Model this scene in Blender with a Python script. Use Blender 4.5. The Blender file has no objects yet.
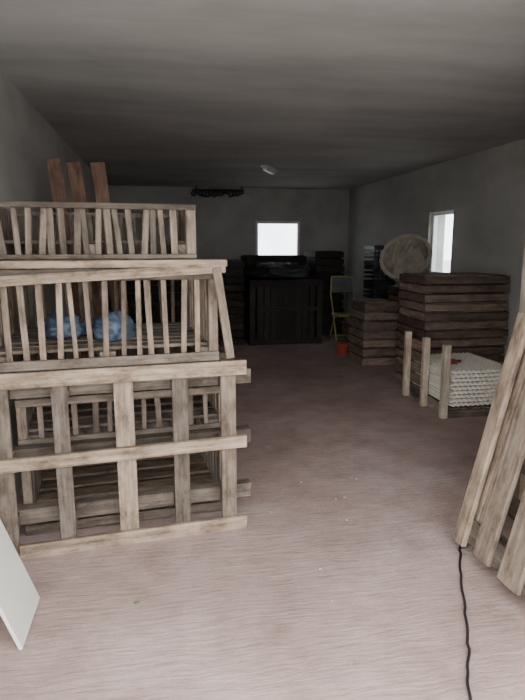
import bpy, math, random
from mathutils import Vector, Matrix
random.seed(7)
V=Vector
R=random.uniform

# ---------------------------------------------------------------- materials
def new_mat(name):
    m=bpy.data.materials.new(name); m.use_nodes=True
    nt=m.node_tree; b=nt.nodes['Principled BSDF']
    return m,nt,b
def ramp(nt,fac,stops):
    r=nt.nodes.new('ShaderNodeValToRGB'); cr=r.color_ramp
    while len(cr.elements)<len(stops): cr.elements.new(0.5)
    for e,(p,c) in zip(cr.elements,stops):
        e.position=p; e.color=(c[0],c[1],c[2],1)
    nt.links.new(fac,r.inputs[0]); return r
def noise(nt,vec,scale,detail=6,rough=.6):
    n=nt.nodes.new('ShaderNodeTexNoise'); n.inputs['Scale'].default_value=scale
    n.inputs['Detail'].default_value=detail; n.inputs['Roughness'].default_value=rough
    if vec is not None: nt.links.new(vec,n.inputs['Vector'])
    return n
def mapping(nt,src,scale,rot=0):
    mp=nt.nodes.new('ShaderNodeMapping'); mp.inputs['Scale'].default_value=scale
    mp.inputs['Rotation'].default_value=(0,0,rot)
    nt.links.new(src,mp.inputs['Vector']); return mp.outputs[0]
def mix(nt,mode,fac,a,b):
    m=nt.nodes.new('ShaderNodeMix'); m.data_type='RGBA'; m.blend_type=mode
    for i,x in ((0,fac),(6,a),(7,b)):
        if hasattr(x,'links') or hasattr(x,'is_linked'): nt.links.new(x,m.inputs[i])
        else: m.inputs[i].default_value = x if i==0 else (x[0],x[1],x[2],1)
    return m.outputs[2]
def bump(nt,b,h,strength,dist):
    n=nt.nodes.new('ShaderNodeBump'); n.inputs['Strength'].default_value=strength
    n.inputs['Distance'].default_value=dist
    nt.links.new(h,n.inputs['Height']); nt.links.new(n.outputs[0],b.inputs['Normal'])

def wood(name,dark,light,stain=.5):
    m,nt,b=new_mat(name)
    uv=nt.nodes.new('ShaderNodeUVMap').outputs[0]
    g=noise(nt,mapping(nt,uv,(2.5,45,1)),1.0,8,.65)
    base=ramp(nt,g.outputs[0],[(.30,dark),(.68,light)])
    st=noise(nt,mapping(nt,uv,(4,9,1)),1.3,6,.7)
    sr=ramp(nt,st.outputs[0],[(.36,(stain*.75,stain*.70,stain*.64)),(.49,(.76,.73,.70)),(.62,(1,1,1))])
    c=mix(nt,'MULTIPLY',1.0,base.outputs[0],sr.outputs[0])
    geo=nt.nodes.new('ShaderNodeNewGeometry')
    ir=ramp(nt,geo.outputs['Random Per Island'],[(0,(.45,.42,.39)),(.5,(.80,.77,.74)),(1,(1.2,1.13,1.04))])
    c=mix(nt,'MULTIPLY',1.0,c,ir.outputs[0])
    nt.links.new(c,b.inputs['Base Color']); b.inputs['Roughness'].default_value=.85
    bump(nt,b,g.outputs[0],.5,.004)
    return m
def plain(name,col,rough=.6,metal=0,var=.25,scale=8):
    m,nt,b=new_mat(name)
    tc=nt.nodes.new('ShaderNodeTexCoord').outputs['Object']
    n=noise(nt,tc,scale)
    r=ramp(nt,n.outputs[0],[(.3,tuple(x*(1-var) for x in col)),(.7,tuple(min(1,x*(1+var)) for x in col))])
    nt.links.new(r.outputs[0],b.inputs['Base Color'])
    b.inputs['Roughness'].default_value=rough; b.inputs['Metallic'].default_value=metal
    bump(nt,b,n.outputs[0],.2,.003)
    return m

M_pale=wood('weathered_pale_wood',(.18,.14,.108),(.45,.37,.29),.5)
M_grey=wood('weathered_grey_wood',(.115,.095,.078),(.32,.27,.222),.5)
M_brown=wood('brown_wood',(.15,.115,.093),(.38,.295,.24),.6)
M_red=wood('reddish_wood',(.13,.08,.062),(.27,.17,.13),.6)
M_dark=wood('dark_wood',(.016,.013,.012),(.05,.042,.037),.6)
M_cream=wood('painted_cream_wood',(.44,.40,.33),(.66,.61,.52),.8)
M_cable=plain('black_rubber',(.015,.015,.017),.5)
M_black=plain('black_plastic',(.02,.02,.022),.5)
M_white=plain('white_board',(.68,.68,.62),.5,0,.06,3)
M_sheet=plain('cream_fibre_sheet',(.86,.82,.71),.8,0,.08,12)
M_yellow=plain('faded_yellow_paint',(.34,.30,.11),.5)
M_seat=plain('grey_vinyl',(.08,.08,.085),.6)
M_orange=plain('red_orange_plastic',(.32,.055,.04),.4)
M_blue=plain('blue_tarp',(.10,.14,.20),.5,0,.5,14)
M_beige=plain('beige_wicker',(.36,.32,.26),.7,0,.3,9)
M_fitting=plain('white_fitting',(.45,.45,.43),.4,0,.1)
M_darkmetal=plain('dark_metal',(.05,.05,.05),.45,.6)
M_frame=plain('white_upvc',(.8,.8,.8),.35,0,.04)
M_leaf=plain('leaf_green',(.10,.17,.06),.6)
M_stone=plain('stone_chip',(.42,.36,.33),.9,0,.3,30)

def glass_mat():
    m=bpy.data.materials.new('window_glass'); m.use_nodes=True; nt=m.node_tree
    nt.nodes.clear()
    o=nt.nodes.new('ShaderNodeOutputMaterial'); t=nt.nodes.new('ShaderNodeBsdfTransparent')
    tc=nt.nodes.new('ShaderNodeTexCoord').outputs['Object']
    n=noise(nt,tc,3); r=ramp(nt,n.outputs[0],[(.3,(.86,.9,.92)),(.7,(.97,.98,.98))])
    nt.links.new(r.outputs[0],t.inputs[0])
    g=nt.nodes.new('ShaderNodeBsdfGlossy'); g.inputs['Roughness'].default_value=.1
    x=nt.nodes.new('ShaderNodeMixShader'); x.inputs[0].default_value=.06
    nt.links.new(t.outputs[0],x.inputs[1]); nt.links.new(g.outputs[0],x.inputs[2])
    nt.links.new(x.outputs[0],o.inputs[0]); return m
M_glass=glass_mat()

def plaster(name,c1,c2,sc=1.2,lo=.85,st_scale=(1.0,.35,1.0)):
    m,nt,b=new_mat(name)
    tc=nt.nodes.new('ShaderNodeTexCoord').outputs['Object']
    n=noise(nt,tc,sc,8,.6); n2=noise(nt,tc,35,4)
    r=ramp(nt,n.outputs[0],[(.3,c1),(.68,c2)])
    st=noise(nt,mapping(nt,tc,st_scale),1.5,5)
    s=ramp(nt,st.outputs[0],[(.32,(lo,lo*.99,lo*.97)),(.6,(1,1,1))])
    c=mix(nt,'MULTIPLY',1.0,r.outputs[0],s.outputs[0])
    nt.links.new(c,b.inputs['Base Color']); b.inputs['Roughness'].default_value=.9
    bump(nt,b,n2.outputs[0],.2,.005); return m
M_wall=plaster('whitewashed_render',(.38,.37,.345),(.47,.46,.435),1.4,.78)
M_ceil=plaster('stained_ceiling',(.37,.355,.335),(.46,.445,.425),.8,.74,(.35,1.3,1))

def floor_mat():
    m,nt,b=new_mat('brushed_pink_concrete')
    tc=nt.nodes.new('ShaderNodeTexCoord').outputs['Object']
    warp=noise(nt,tc,2.5,3)
    add=nt.nodes.new('ShaderNodeVectorMath'); add.operation='MULTIPLY_ADD'
    nt.links.new(warp.outputs['Color'],add.inputs[0]); add.inputs[1].default_value=(.0,.07,0)
    nt.links.new(tc,add.inputs[2])
    gro=noise(nt,mapping(nt,add.outputs[0],(5,44,1),-.12),1.0,7,.7)
    big=noise(nt,tc,.9,9,.68)
    fine=noise(nt,tc,60,5,.7)
    pat=noise(nt,tc,3.2,7,.7)
    base=ramp(nt,big.outputs[0],[(.30,(.36,.255,.222)),(.5,(.45,.332,.296)),(.68,(.55,.45,.415))])
    gr=ramp(nt,gro.outputs[0],[(.30,(.62,.59,.57)),(.44,(.91,.90,.89)),(.7,(1.06,1.06,1.06))])
    c=mix(nt,'MULTIPLY',1.0,base.outputs[0],gr.outputs[0])
    pr=ramp(nt,pat.outputs[0],[(.32,(.80,.77,.76)),(.5,(1,1,1)),(.72,(1.12,1.13,1.14))])
    c=mix(nt,'MULTIPLY',1.0,c,pr.outputs[0])
    fr=ramp(nt,fine.outputs[0],[(.3,(.86,.86,.86)),(.6,(1,1,1))])
    c=mix(nt,'MULTIPLY',1.0,c,fr.outputs[0])
    nt.links.new(c,b.inputs['Base Color']); b.inputs['Roughness'].default_value=.7
    bump(nt,b,gro.outputs[0],.6,.012); return m
M_floor=floor_mat()
def grass_mat():
    m,nt,b=new_mat('yard_concrete'); tc=nt.nodes.new('ShaderNodeTexCoord').outputs['Object']
    n=noise(nt,tc,.4,8); r=ramp(nt,n.outputs[0],[(.35,(.50,.49,.46)),(.65,(.62,.61,.58))])
    nt.links.new(r.outputs[0],b.inputs['Base Color']); b.inputs['Roughness'].default_value=.95; return m
M_yard=grass_mat()

# ---------------------------------------------------------------- mesh builder
class MB:
    def __init__(s): s.v=[];s.f=[];s.uv=[];s.mi=[];s.mats=[]
    def mat(s,m):
        if m not in s.mats: s.mats.append(m)
        return s.mats.index(m)
    def board(s,p0,p1,w,t,n,m):
        p0=V(p0);p1=V(p1);n=V(n);ax=(p1-p0);L=ax.length;ax.normalize()
        n=(n-ax*n.dot(ax)).normalized(); y=n.cross(ax)
        k=len(s.v);o1=R(0,20);o2=R(0,20);loc=[]
        for a in (0,L):
            for bb in (-w/2,w/2):
                for c in (-t/2,t/2):
                    s.v.append(p0+ax*a+y*bb+n*c); loc.append((a,bb,c))
        for f in ((0,1,3,2),(4,6,7,5),(0,4,5,1),(2,3,7,6),(0,2,6,4),(1,5,7,3)):
            s.f.append([k+i for i in f]); s.mi.append(s.mat(m))
            s.uv.append([(loc[i][0]+o1,loc[i][1]+loc[i][2]+o2) for i in f])
    def box(s,a,b,m):
        a=V(a);b=V(b);d=b-a;c=(a+b)/2
        i=max(range(3),key=lambda j:d[j]); j=(i+1)%3;k=(i+2)%3
        p0=c.copy();p1=c.copy();p0[i]=a[i];p1[i]=b[i]
        n=V((0,0,0));n[k]=1
        s.board(p0,p1,d[j],d[k],n,m)
    def tube(s,pts,r,m,seg=8,closed=False):
        pts=[V(p) for p in pts];k=len(s.v);n=len(pts);mi=s.mat(m)
        for i,p in enumerate(pts):
            t=(pts[min(i+1,n-1)]-pts[max(i-1,0)]).normalized()
            u=t.cross(V((0,0,1)) if abs(t.z)<.9 else V((1,0,0))).normalized(); w=t.cross(u)
            for j in range(seg):
                a=2*math.pi*j/seg; s.v.append(p+u*math.cos(a)*r+w*math.sin(a)*r)
        for i in range(n-1):
            for j in range(seg):
                s.f.append([k+i*seg+j,k+i*seg+(j+1)%seg,k+(i+1)*seg+(j+1)%seg,k+(i+1)*seg+j])
                s.mi.append(mi); s.uv.append([(0,0)]*4)
        for base in (k,k+(n-1)*seg):
            s.f.append([base+j for j in range(seg)]);s.mi.append(mi);s.uv.append([(0,0)]*seg)
    def lathe(s,prof,m,M=Matrix.Identity(4),seg=32,weave=0):
        k=len(s.v);mi=s.mat(m)
        for q,(r,z) in enumerate(prof):
            for j in range(seg):
                a=2*math.pi*j/seg; rr=r+(weave*(1 if (j//2+q)%2 else -1) if r>.05 else 0)
                s.v.append(M@V((rr*math.cos(a),rr*math.sin(a),z)))
        for i in range(len(prof)-1):
            for j in range(seg):
                s.f.append([k+i*seg+j,k+i*seg+(j+1)%seg,k+(i+1)*seg+(j+1)%seg,k+(i+1)*seg+j])
                s.mi.append(mi); s.uv.append([(0,0)]*4)
        for base in (k,k+(len(prof)-1)*seg):
            s.f.append([base+j for j in range(seg)]);s.mi.append(mi);s.uv.append([(0,0)]*seg)
    def make(s,name,loc=(0,0,0),rz=0,bevel=.003,smooth=False):
        me=bpy.data.meshes.new(name); me.from_pydata([tuple(v) for v in s.v],[],s.f)
        for m in s.mats: me.materials.append(m)
        uvl=me.uv_layers.new(name='UVMap')
        for pi,p in enumerate(me.polygons):
            p.material_index=s.mi[pi]; p.use_smooth=smooth
            for q in range(len(s.f[pi])): uvl.data[p.loop_start+q].uv=s.uv[pi][q]
        me.validate()
        import bmesh
        bm=bmesh.new(); bm.from_mesh(me); bmesh.ops.recalc_face_normals(bm,faces=bm.faces); bm.to_mesh(me); bm.free()
        ob=bpy.data.objects.new(name,me); bpy.context.scene.collection.objects.link(ob)
        ob.location=loc; ob.rotation_euler=(0,0,math.radians(rz))
        if bevel:
            bv=ob.modifiers.new('bevel','BEVEL'); bv.width=bevel; bv.segments=1; bv.limit_method='ANGLE'
        return ob

# ---------------------------------------------------------------- room
XL,XR,YF,YB,H=-.97,3.8,1.4,11.2,2.7
T=.25
b=MB(); b.box((XL-T,YF-T,-.1),(XR+T,YB+T,0),M_floor); b.make('floor',bevel=0)
b=MB(); b.box((XL-T,YF-T,H),(XR+T,YB+T,H+.2),M_ceil); b.make('ceiling',bevel=0)
b=MB(); b.box((XL-T,YF,0),(XL,YB,H),M_wall); b.make('wall_left',bevel=0)
wy0,wy1,wz0,wz1=6.98,7.66,1.18,2.06
b=MB()
b.box((XR,YF,0),(XR+T,wy0,H),M_wall); b.box((XR,wy1,0),(XR+T,YB,H),M_wall)
b.box((XR,wy0,0),(XR+T,wy1,wz0),M_wall); b.box((XR,wy0,wz1),(XR+T,wy1,H),M_wall)
b.make('wall_right',bevel=0)
bx0,bx1,bz0,bz1=1.88,2.78,1.32,2.07
b=MB()
b.box((XL-T,YB,0),(bx0,YB+T,H),M_wall); b.box((bx1,YB,0),(XR+T,YB+T,H),M_wall)
b.box((bx0,YB,0),(bx1,YB+T,bz0),M_wall); b.box((bx0,YB,bz1),(bx1,YB+T,H),M_wall)
b.make('wall_back',bevel=0)
DX=1.97
b=MB()
b.box((DX,YF-T,0),(XR+T,YF,H),M_wall); b.box((XL-T,YF-T,2.42),(DX,YF,H),M_wall)
b.box((XL-T,YF-T,0),(XL,YF,2.42),M_wall)
b.make('wall_front',bevel=0)
def window(name,axis,fix,a0,a1,z0,z1,mull):
    m=MB(); t=.05
    def bx(p,q,z_0,z_1,th,mat):
        if axis=='y': m.box((p,fix-th/2,z_0),(q,fix+th/2,z_1),mat)
        else: m.box((fix-th/2,p,z_0),(fix+th/2,q,z_1),mat)
    bx(a0,a1,z0,z0+t,.06,M_frame); bx(a0,a1,z1-t,z1,.06,M_frame)
    bx(a0,a0+t,z0+t,z1-t,.06,M_frame); bx(a1-t,a1,z0+t,z1-t,.06,M_frame)
    if mull: bx((a0+a1)/2-.02,(a0+a1)/2+.02,z0+t,z1-t,.05,M_frame)
    bx(a0+t,a1-t,z0+t,z1-t,.006,M_glass)
    m.make(name,bevel=0)
window('window_1','y',YB+.04,bx0,bx1,bz0,bz1,False)
window('window_2','x',XR+.08,wy0,wy1,wz0,wz1,False)
b=MB(); b.box((bx0-.03,YB-.03,bz0-.03),(bx1+.03,YB+.01,bz0),M_frame); b.make('trim_1')
b=MB()
dx=1.99
for i in range(10):
    y0=1.45+i*.141; b.box((dx,y0,.03),(dx+.03,y0+.136,1.93),M_cream)
for z in (.25,1.0,1.75): b.box((dx+.03,1.45,z-.06),(dx+.06,2.85,z+.06),M_cream)
b.make('door_1')
b=MB(); b.box((-60,-60,-.3),(60,60,-.1),M_yard); b.make('ground_yard',bevel=0)

# ---------------------------------------------------------------- left stack
SO=(-.765,2.83,0); SR=6.0
def local(x,y,z=0):
    a=math.radians(SR); return (SO[0]+x*math.cos(a)-y*math.sin(a),SO[1]+x*math.sin(a)+y*math.cos(a),z)
b=MB()
for i,(x0,z,w,dz) in enumerate([(0,.035,.075,.0),(-.10,.515,.068,.006),(-.10,.945,.08,.0)]):
    b.board((x0,.012,z-dz),(1.215,.012,z+dz),w,.03,(0,-1,0),M_pale)
for i,(z,w) in enumerate([(.16,.085),(.50,.085),(.86,.085)]):
    b.board((-.06,.185,z),(1.28,.185,z),w,.075,(0,-1,0),M_grey)
for (x,w),mm in zip(((-.045,.085),(.245,.08),(.555,.10),(.855,.085),(1.125,.085)),(M_grey,M_grey,M_pale,M_grey,M_pale)):
    b.board((x+R(-.005,.005),.045,.0),(x+R(-.008,.008),.045,.985),w,.03,(0,-1,0),mm)
    for z in (.16,.50,.86): b.box((x-.04,.062,z-.04),(x+.04,.147,z+.04),M_grey)
b.make('standing_pallet',SO,SR)

def slat_crate(name,W,D,Hh,n,sw,loc,rz,mats,posts=.05,lean=.02,floor_slats=7,railw=.07,midrail=False,front=True,floor_mat=None):
    m=MB(); mp,mr,ms=mats; fm=floor_mat or mr
    for x in (posts/2,W-posts/2):
        for y in (posts/2+.02,D-posts/2-.02):
            m.box((x-posts/2,y-posts/2,0),(x+posts/2,y+posts/2,Hh-.02),mp)
    tr=railw
    for y in (.01,D-.01):
        m.board((0,y,Hh-tr/2),(W,y,Hh-tr/2+R(-.004,.0)),tr,.02,(0,-1,0),mr)
        m.board((0,y,railw/2),(W,y,railw/2),railw*.8,.02,(0,-1,0),mr)
        if midrail and (front or y>.1): m.board((0,y,Hh*.55),(W,y,Hh*.55),railw*.6,.02,(0,-1,0),mr)
    for x in (.01,W-.01):
        m.board((x,.02,Hh-tr/2),(x,D-.02,Hh-tr/2),tr,.02,(1,0,0),mr)
        m.board((x,.02,railw/2),(x,D-.02,railw/2),railw*.8,.02,(1,0,0),mr)
    for y in ((.032,D-.032) if front else (D-.032,)):
        for i in range(n):
            x=posts+.03+(W-2*posts-.06)*(i+.5)/n+R(-.008,.008)
            m.board((x,y,.01),(x+R(-lean,lean),y,Hh-.01),sw*R(.85,1.15),.016,(0,-1,0),ms)
    nd=max(3,int(n*D/W))
    for x in (.032,W-.032):
        for i in range(nd):
            y=posts+.03+(D-2*posts-.06)*(i+.5)/nd
            m.board((x,y,.01),(x,y+R(-lean,lean),Hh-.01),sw,.016,(1,0,0),ms)
    for i in range(floor_slats):
        y=.06+(D-.12)*(i+.5)/floor_slats
        m.board((.04,y,.085),(W-.04,y,.085),(D-.12)/floor_slats*.68,.018,(0,0,1),fm)
    for x in (.07,W/2,W-.07): m.box((x-.04,.04,.0),(x+.04,D-.04,.074),mp)
    return m.make(name,loc,rz)

slat_crate('slatted_crate',1.16,.97,.5,10,.032,local(-.0,.235,0),SR,(M_grey,M_grey,M_grey),midrail=True,floor_slats=5,front=False,floor_mat=M_pale)
slat_crate('slatted_crate',1.16,.95,.485,11,.030,local(-.0,.235,.5),SR,(M_grey,M_grey,M_grey),midrail=True,floor_slats=5)
slat_crate('slatted_crate',1.15,1.02,.50,13,.027,local(-.085,0,.987),SR,(M_grey,M_grey,M_pale),railw=.06)
b=MB()
b.board((-.10,-.012,.44),(1.10,-.012,.498),.05,.022,(0,-1,0),M_pale)
b.board((-.10,.03,.522),(1.11,.03,.522),.10,.036,(0,0,1),M_pale)
b.board((-.08,.95,.522),(1.09,.95,.522),.10,.036,(0,0,1),M_grey)
b.board((1.05,-.026,.50),(1.12,-.026,.02),.045,.02,(0,-1,0),M_pale)
b.make('loose_planks',local(0,-.001,.987),SR)
slat_crate('slatted_crate',1.03,.92,.275,16,.030,local(-.07,.05,1.53),SR-1.5,(M_grey,M_grey,M_grey),railw=.028,lean=.03)
b=MB()
for i,(x,dx_,h) in enumerate(((-.52,-.25,2.24),(-.375,-.25,2.22),(-.23,-.22,2.22))):
    b.board((x,4.5,0.0),(x+dx_,4.62,h),.105,.03,(0.1,-1,0),M_red)
b.make('timber_boards')
def blob(name,loc,sz,mat,seed):
    import bmesh
    from mathutils import noise as ns
    bm=bmesh.new(); bmesh.ops.create_icosphere(bm,subdivisions=4,radius=1)
    for v in bm.verts:
        p=v.co.copy(); k=1+.35*ns.noise(p*1.8+V((seed,0,0)))+.25*ns.noise(p*5+V((0,seed,0)))
        v.co=V((p.x*k*sz[0],p.y*k*sz[1],max(p.z*k,-.6)*sz[2]))
    me=bpy.data.meshes.new(name); bm.to_mesh(me); bm.free(); me.materials.append(mat)
    for q in me.polygons: q.use_smooth=True
    o=bpy.data.objects.new(name,me); bpy.context.scene.collection.objects.link(o)
    o.location=loc; o.rotation_euler=(0,0,math.radians(SR)); return o
blob('blue_tarp_bundle',local(.52,.40,1.135),(.12,.15,.09),M_blue,3)
blob('blue_tarp_bundle',local(.26,.5,1.135),(.11,.14,.08),M_blue,9)

b=MB()
b.board((-.95,2.29,1.02),(-.60,2.29,.008),.34,.015,(1,0,.4),M_white)
b.make('white_panel',bevel=.002)

# ---------------------------------------------------------------- right leaning pallet
b=MB()
Bx,Tx,Tz=1.58,1.915,1.30
up=V((Tx-Bx,0,Tz)); L=up.length; up.normalize(); nn=V((-up.z,0,up.x))
def P(s,y,o=0): return V((Bx,y,0.0))+up*s+nn*o
def bd(s0,y0,s1,y1,w,t,o,m): b.board(P(s0,y0,o),P(s1,y1,o),w,t,nn,m)
bd(.05,2.50,L-.12,2.50,.075,.09,0,M_pale)
bd(.06,2.05,L-.12,2.05,.08,.09,0,M_grey)
bd(.06,1.66,L-.12,1.66,.08,.09,0,M_grey)
for s,w in ((.10,.12),(.32,.1),(.55,.1),(.79,.1),(1.02,.1),(1.20,.12)):
    bd(s,2.54,s,1.60,w,.02,-.056,M_grey)
bd(.12,2.54,.12,1.60,.12,.02,.056,M_grey)
for s in (1.2,): bd(s,2.50,s,1.6,.1,.02,.056,M_grey)
b.make('leaning_pallet')
b=MB()
b.board(P(.03,2.50,.082),P(1.28,2.55,.082),.09,.03,nn,M_pale)
b.board(P(.05,2.30,.082),P(1.28,2.33,.082),.13,.025,nn,M_grey)
b.board(P(.05,2.08,.082),P(1.28,2.10,.082),.15,.025,nn,M_grey)
b.make('leaning_boards')

# ---------------------------------------------------------------- cable
b=MB()
pts=[(1.585,2.62,.007),(1.50,2.47,.007),(1.385,2.25,.007),(1.27,2.02,.007),(1.165,1.81,.007),(1.09,1.68,.007),(1.02,1.55,.007),(.93,1.35,.007),(.82,1.18,.007)]
sm=[]
for i in range(len(pts)-1):
    p0=V(pts[max(i-1,0)]);p1=V(pts[i]);p2=V(pts[i+1]);p3=V(pts[min(i+2,len(pts)-1)])
    for k in range(6):
        t=k/6; sm.append(.5*((2*p1)+(-p0+p2)*t+(2*p0-5*p1+4*p2-p3)*t*t+(-p0+3*p1-3*p2+p3)*t**3)+V((.005*math.sin(i*2+t*5),0,0)))
b.tube(sm,.006,M_cable,8); b.make('power_cable',bevel=0,smooth=True)

# ---------------------------------------------------------------- fibre-sheet pallet box
cx0,cx1,cy0,cy1=2.57,3.27,4.69,5.52
b=MB()
for y in (cy0,5.1,cy1): b.box((cx0-.03,y-.03,0),(cx0+.03,y+.03,.70),M_cream)
b.box((cx1+.04,cy1-.03,0),(cx1+.09,cy1+.03,.45),M_grey)
for z in (.10,.22,.34,.46,.58): b.board((cx0+.04,5.1,z),(cx0+.04,cy1,z),.10,.018,(1,0,0),M_brown)
b.board((cx0+.04,cy0,.06),(cx0+.04,5.1,.06),.10,.018,(1,0,0),M_cream)
for y in (cy0+.02,(cy0+cy1)/2,cy1-.03): b.box((cx0+.05,y-.04,0),(cx1,y+.04,.07),M_grey)
for i in range(6):
    x=cx0+.11+i*.115; b.box((x-.045,cy0,.07),(x+.045,cy1,.09),M_grey)
b.make('pallet_box')
b=MB(); mi=b.mat(M_sheet)
nx,ny=72,60; w=cx1-cx0-.045; d=cy1-cy0-.02
for layer in range(9):
    z0=.101+layer*.0395; k=len(b.v); ox=R(-.004,.004); oy=R(-.004,.004); ph=math.pi*(layer%2)
    for j in range(ny+1):
        for i in range(nx+1):
            x=w*i/nx; y=d*j/ny
            zz=.0085*math.sin(x*2*math.pi/.05+ph)+.004*math.sin(y*2*math.pi/.05)
            b.v.append(V((cx0+.065+x+ox,cy0-.01+y+oy,z0+.02+zz)))
    for j in range(ny):
        for i in range(nx):
            q=k+j*(nx+1)+i; b.f.append([q,q+1,q+nx+2,q+nx+1]); b.mi.append(mi); b.uv.append([(0,0)]*4)
o=b.make('moulded_sheet_stack',bevel=0)
s=o.modifiers.new('sol','SOLIDIFY'); s.thickness=.02; s.offset=0

def tray_stack(name,x0,x1,y0,y1,h,layers,mats,jit=.015):
    m=MB(); lh=h/layers
    for l in range(layers):
        z=l*lh; jx=R(-jit,jit);jy=R(-jit,jit); a0,a1,c0,c1=x0+jx,x1+jx,y0+jy,y1+jy
        for y in (c0+.01,c1-.01):
            m.board((a0,y,z+lh*.48),(a1,y,z+lh*.48+R(-.004,.004)),lh*.78,.02,(0,-1,0),random.choice(mats))
        for x in (a0+.01,a1-.01):
            m.board((x,c0+.02,z+lh*.48),(x,c1-.02,z+lh*.48),lh*.78,.02,(1,0,0),random.choice(mats))
        nb=5
        for i in range(nb):
            y=c0+.03+(c1-c0-.06)*(i+.5)/nb
            m.board((a0+.03,y,z+lh*.92),(a1-.03,y,z+lh*.92),(c1-c0)/nb*.7,lh*.12,(0,0,1),random.choice(mats))
        for x in (a0+.05,(a0+a1)/2,a1-.05):
            m.box((x-.03,c0+.022,z),(x+.03,c1-.022,z+lh*.86),random.choice(mats))
    return m.make(name)
tray_stack('wooden_tray_stack',2.79,3.78,5.60,6.30,1.28,13,[M_brown,M_brown,M_brown,M_red],.012)
tray_stack('wooden_pallet_stack',2.62,3.12,7.0,7.6,.86,7,[M_brown,M_grey,M_brown])
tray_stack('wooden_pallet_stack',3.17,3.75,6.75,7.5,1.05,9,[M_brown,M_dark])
b=MB()
Mx=Matrix.Translation((3.25,7.10,1.06+.31))@Matrix.Rotation(math.radians(-40),4,'Z')@Matrix.Rotation(math.radians(58),4,'X')@Matrix.Scale(1.06,4)
prof=[(.0001,-.16),(.10,-.16),(.20,-.16),(.235,-.15),(.25,-.12),(.258,-.09),(.266,-.06),(.272,-.03),(.277,0),(.282,.03),(.286,.06),(.29,.09),(.295,.12),(.32,.135),(.32,.16),(.275,.16),(.265,.10),(.255,.04),(.25,-.02),(.24,-.08),(.215,-.13),(.0001,-.135)]
b.lathe(prof,M_beige,Mx,72,.005)
b.make('wicker_basket',bevel=0)
b=MB()
b.lathe([(.0001,0),(.085,0),(.09,.02),(.10,.15),(.105,.155),(.105,.17),(.09,.17),(.085,.03),(.0001,.025)],M_orange,Matrix.Translation((2.62,7.85,0)),24)
b.tube([(2.52,7.85,.16),(2.54,7.85,.22),(2.58,7.85,.25),(2.62,7.85,.26),(2.66,7.85,.25),(2.70,7.85,.22),(2.72,7.85,.16)],.006,M_darkmetal)
b.make('red_bucket',bevel=0,smooth=True)
b=MB()
b.box((2.70,4.86,.475),(2.78,4.93,.515),M_orange); b.tube([(2.78,4.9,.495),(2.86,4.94,.487)],.012,M_darkmetal)
b.make('red_hand_tool')

b=MB()
x0,y0,w,d=3.36,8.6,.37,.45
for l in range(5):
    z=l*.32; b_=M_black
    b.box((x0,y0,z+.0),(x0+w,y0+d,z+.02),b_)
    for zz,hh in ((.02,.05),(.11,.03),(.18,.03),(.25,.06)):
        b.box((x0,y0,z+zz),(x0+w,y0+.02,z+zz+hh),b_); b.box((x0,y0+d-.02,z+zz),(x0+w,y0+d,z+zz+hh),b_)
        b.box((x0,y0+.02,z+zz),(x0+.02,y0+d-.02,z+zz+hh),b_); b.box((x0+w-.02,y0+.02,z+zz),(x0+w,y0+d-.02,z+zz+hh),b_)
    for i in range(6):
        x=x0+.01+(w-.02)*i/5
        b.box((x-.01,y0+.002,z+.02),(x+.01,y0+.018,z+.30),b_)
    b.box((x0-.015,y0-.015,z+.30),(x0+w+.015,y0+.0,z+.318),b_)
b.make('plastic_crate_stack',bevel=0)

b=MB()
cx,cy=3.0,8.9
t=.013
for sx in (-.2,.2):
    b.tube([(cx+sx,cy-.22,0),(cx+sx,cy+.0,.45),(cx+sx,cy+.18,.80),(cx+sx*.9,cy+.22,1.08)],t,M_yellow)
    b.tube([(cx+sx*.9,cy+.28,0),(cx+sx*.9,cy-.0,.42),(cx+sx*.9,cy-.18,.47)],t,M_yellow)
b.tube([(cx-.2,cy-.18,.08),(cx+.2,cy-.18,.08)],t*.8,M_yellow); b.tube([(cx-.18,cy+.24,.08),(cx+.18,cy+.24,.08)],t*.8,M_yellow)
b.tube([(cx-.18,cy+.22,1.08),(cx+.18,cy+.22,1.08)],t,M_yellow)
b.box((cx-.19,cy-.22,.45),(cx+.19,cy+.14,.485),M_yellow)
b.board((cx,cy+.165,.82),(cx,cy+.215,1.06),.36,.02,(0,-1,0),M_seat)
b.make('folding_chair',bevel=0)

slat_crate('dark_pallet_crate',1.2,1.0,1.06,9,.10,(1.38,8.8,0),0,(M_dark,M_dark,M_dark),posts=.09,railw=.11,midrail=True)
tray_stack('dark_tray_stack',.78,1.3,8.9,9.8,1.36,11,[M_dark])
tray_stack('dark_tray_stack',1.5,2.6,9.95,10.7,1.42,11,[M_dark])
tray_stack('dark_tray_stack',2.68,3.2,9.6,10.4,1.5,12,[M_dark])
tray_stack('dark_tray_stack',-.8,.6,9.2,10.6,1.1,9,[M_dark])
o=blob('black_tarp_heap',(2.0,9.3,1.152),(.5,.36,.15),M_black,5); o.rotation_euler=(0,0,0)

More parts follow.
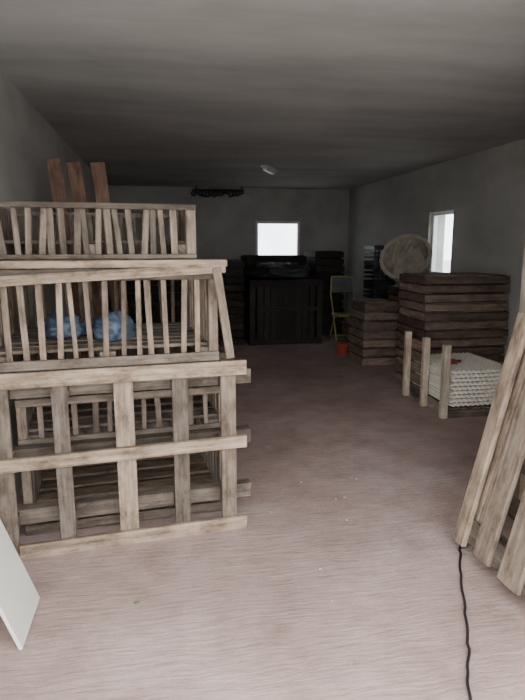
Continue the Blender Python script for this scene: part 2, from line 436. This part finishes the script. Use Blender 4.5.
def disc(name,x,y,r,mat):
    m=MB(); m.lathe([(.0001,H),(r,H),(r,H-.012),(r*.85,H-.022),(r*.5,H-.03),(.0001,H-.03)],mat,seg=28); m.make(name,bevel=0)
disc('ceiling_light',1.68,4.23,.085,M_darkmetal); disc('ceiling_light',2.1,3.37,.055,M_fitting)
disc('ceiling_light',2.34,3.9,.04,M_fitting); disc('ceiling_light',.16,4.36,.04,M_fitting)
b=MB()
b.board((1.46,8.0,H-.02),(1.70,8.5,H-.02),.10,.04,(0,0,1),M_fitting); b.board((1.48,8.04,H-.055),(1.68,8.46,H-.055),.06,.03,(0,0,1),M_frame)
b.make('strip_light')
b=MB()
b.tube([(.65,10.9,2.62),(1.6,10.9,2.62)],.018,M_darkmetal)
for x in (.7,1.55): b.tube([(x,10.9,2.60),(x,10.9,2.70)],.01,M_darkmetal)
for i in range(15):
    x=.66+i*.063; hh=R(.03,.065)
    b.tube([(x+R(.03,.06)*math.sin(a),10.9+R(-.02,.02),2.62-hh+hh*math.cos(a)) for a in [j*math.pi/6 for j in range(12)]],.014,M_darkmetal,6)
b.make('hanging_cable_bundle',bevel=0)

b=MB()
for i in range(40):
    x=R(-.3,1.9);y=R(1.7,6.5);r=R(.003,.008)
    if y<4.2 and x<.6: x+=.9
    if y<2.8 and x>.9: y+=1.5
    b.board((x,y,r*.4),(x+r*1.6,y+R(-.01,.01),r*.4),r*1.3,r*.8,(0,0,1),M_stone)
b.make('stone_debris',bevel=0)
b=MB(); b.board((-.17,2.35,.004),(-.145,2.36,.006),.015,.003,(0,0,1),M_leaf); b.make('fallen_leaf',bevel=0)

# ---------------------------------------------------------------- world & camera
w=bpy.data.worlds.new('sky'); bpy.context.scene.world=w; w.use_nodes=True
bg=w.node_tree.nodes['Background']; bg.inputs[0].default_value=(.96,.97,1.0,1); bg.inputs[1].default_value=6.8
cam=bpy.data.cameras.new('camera'); co=bpy.data.objects.new('camera',cam); bpy.context.scene.collection.objects.link(co)
co.location=(0,0,1.6); co.rotation_euler=(math.radians(90-10.6),0,math.radians(-10.2))
cam.sensor_fit='VERTICAL'; cam.sensor_height=36; cam.lens=28.8; cam.clip_start=.05
bpy.context.scene.camera=co
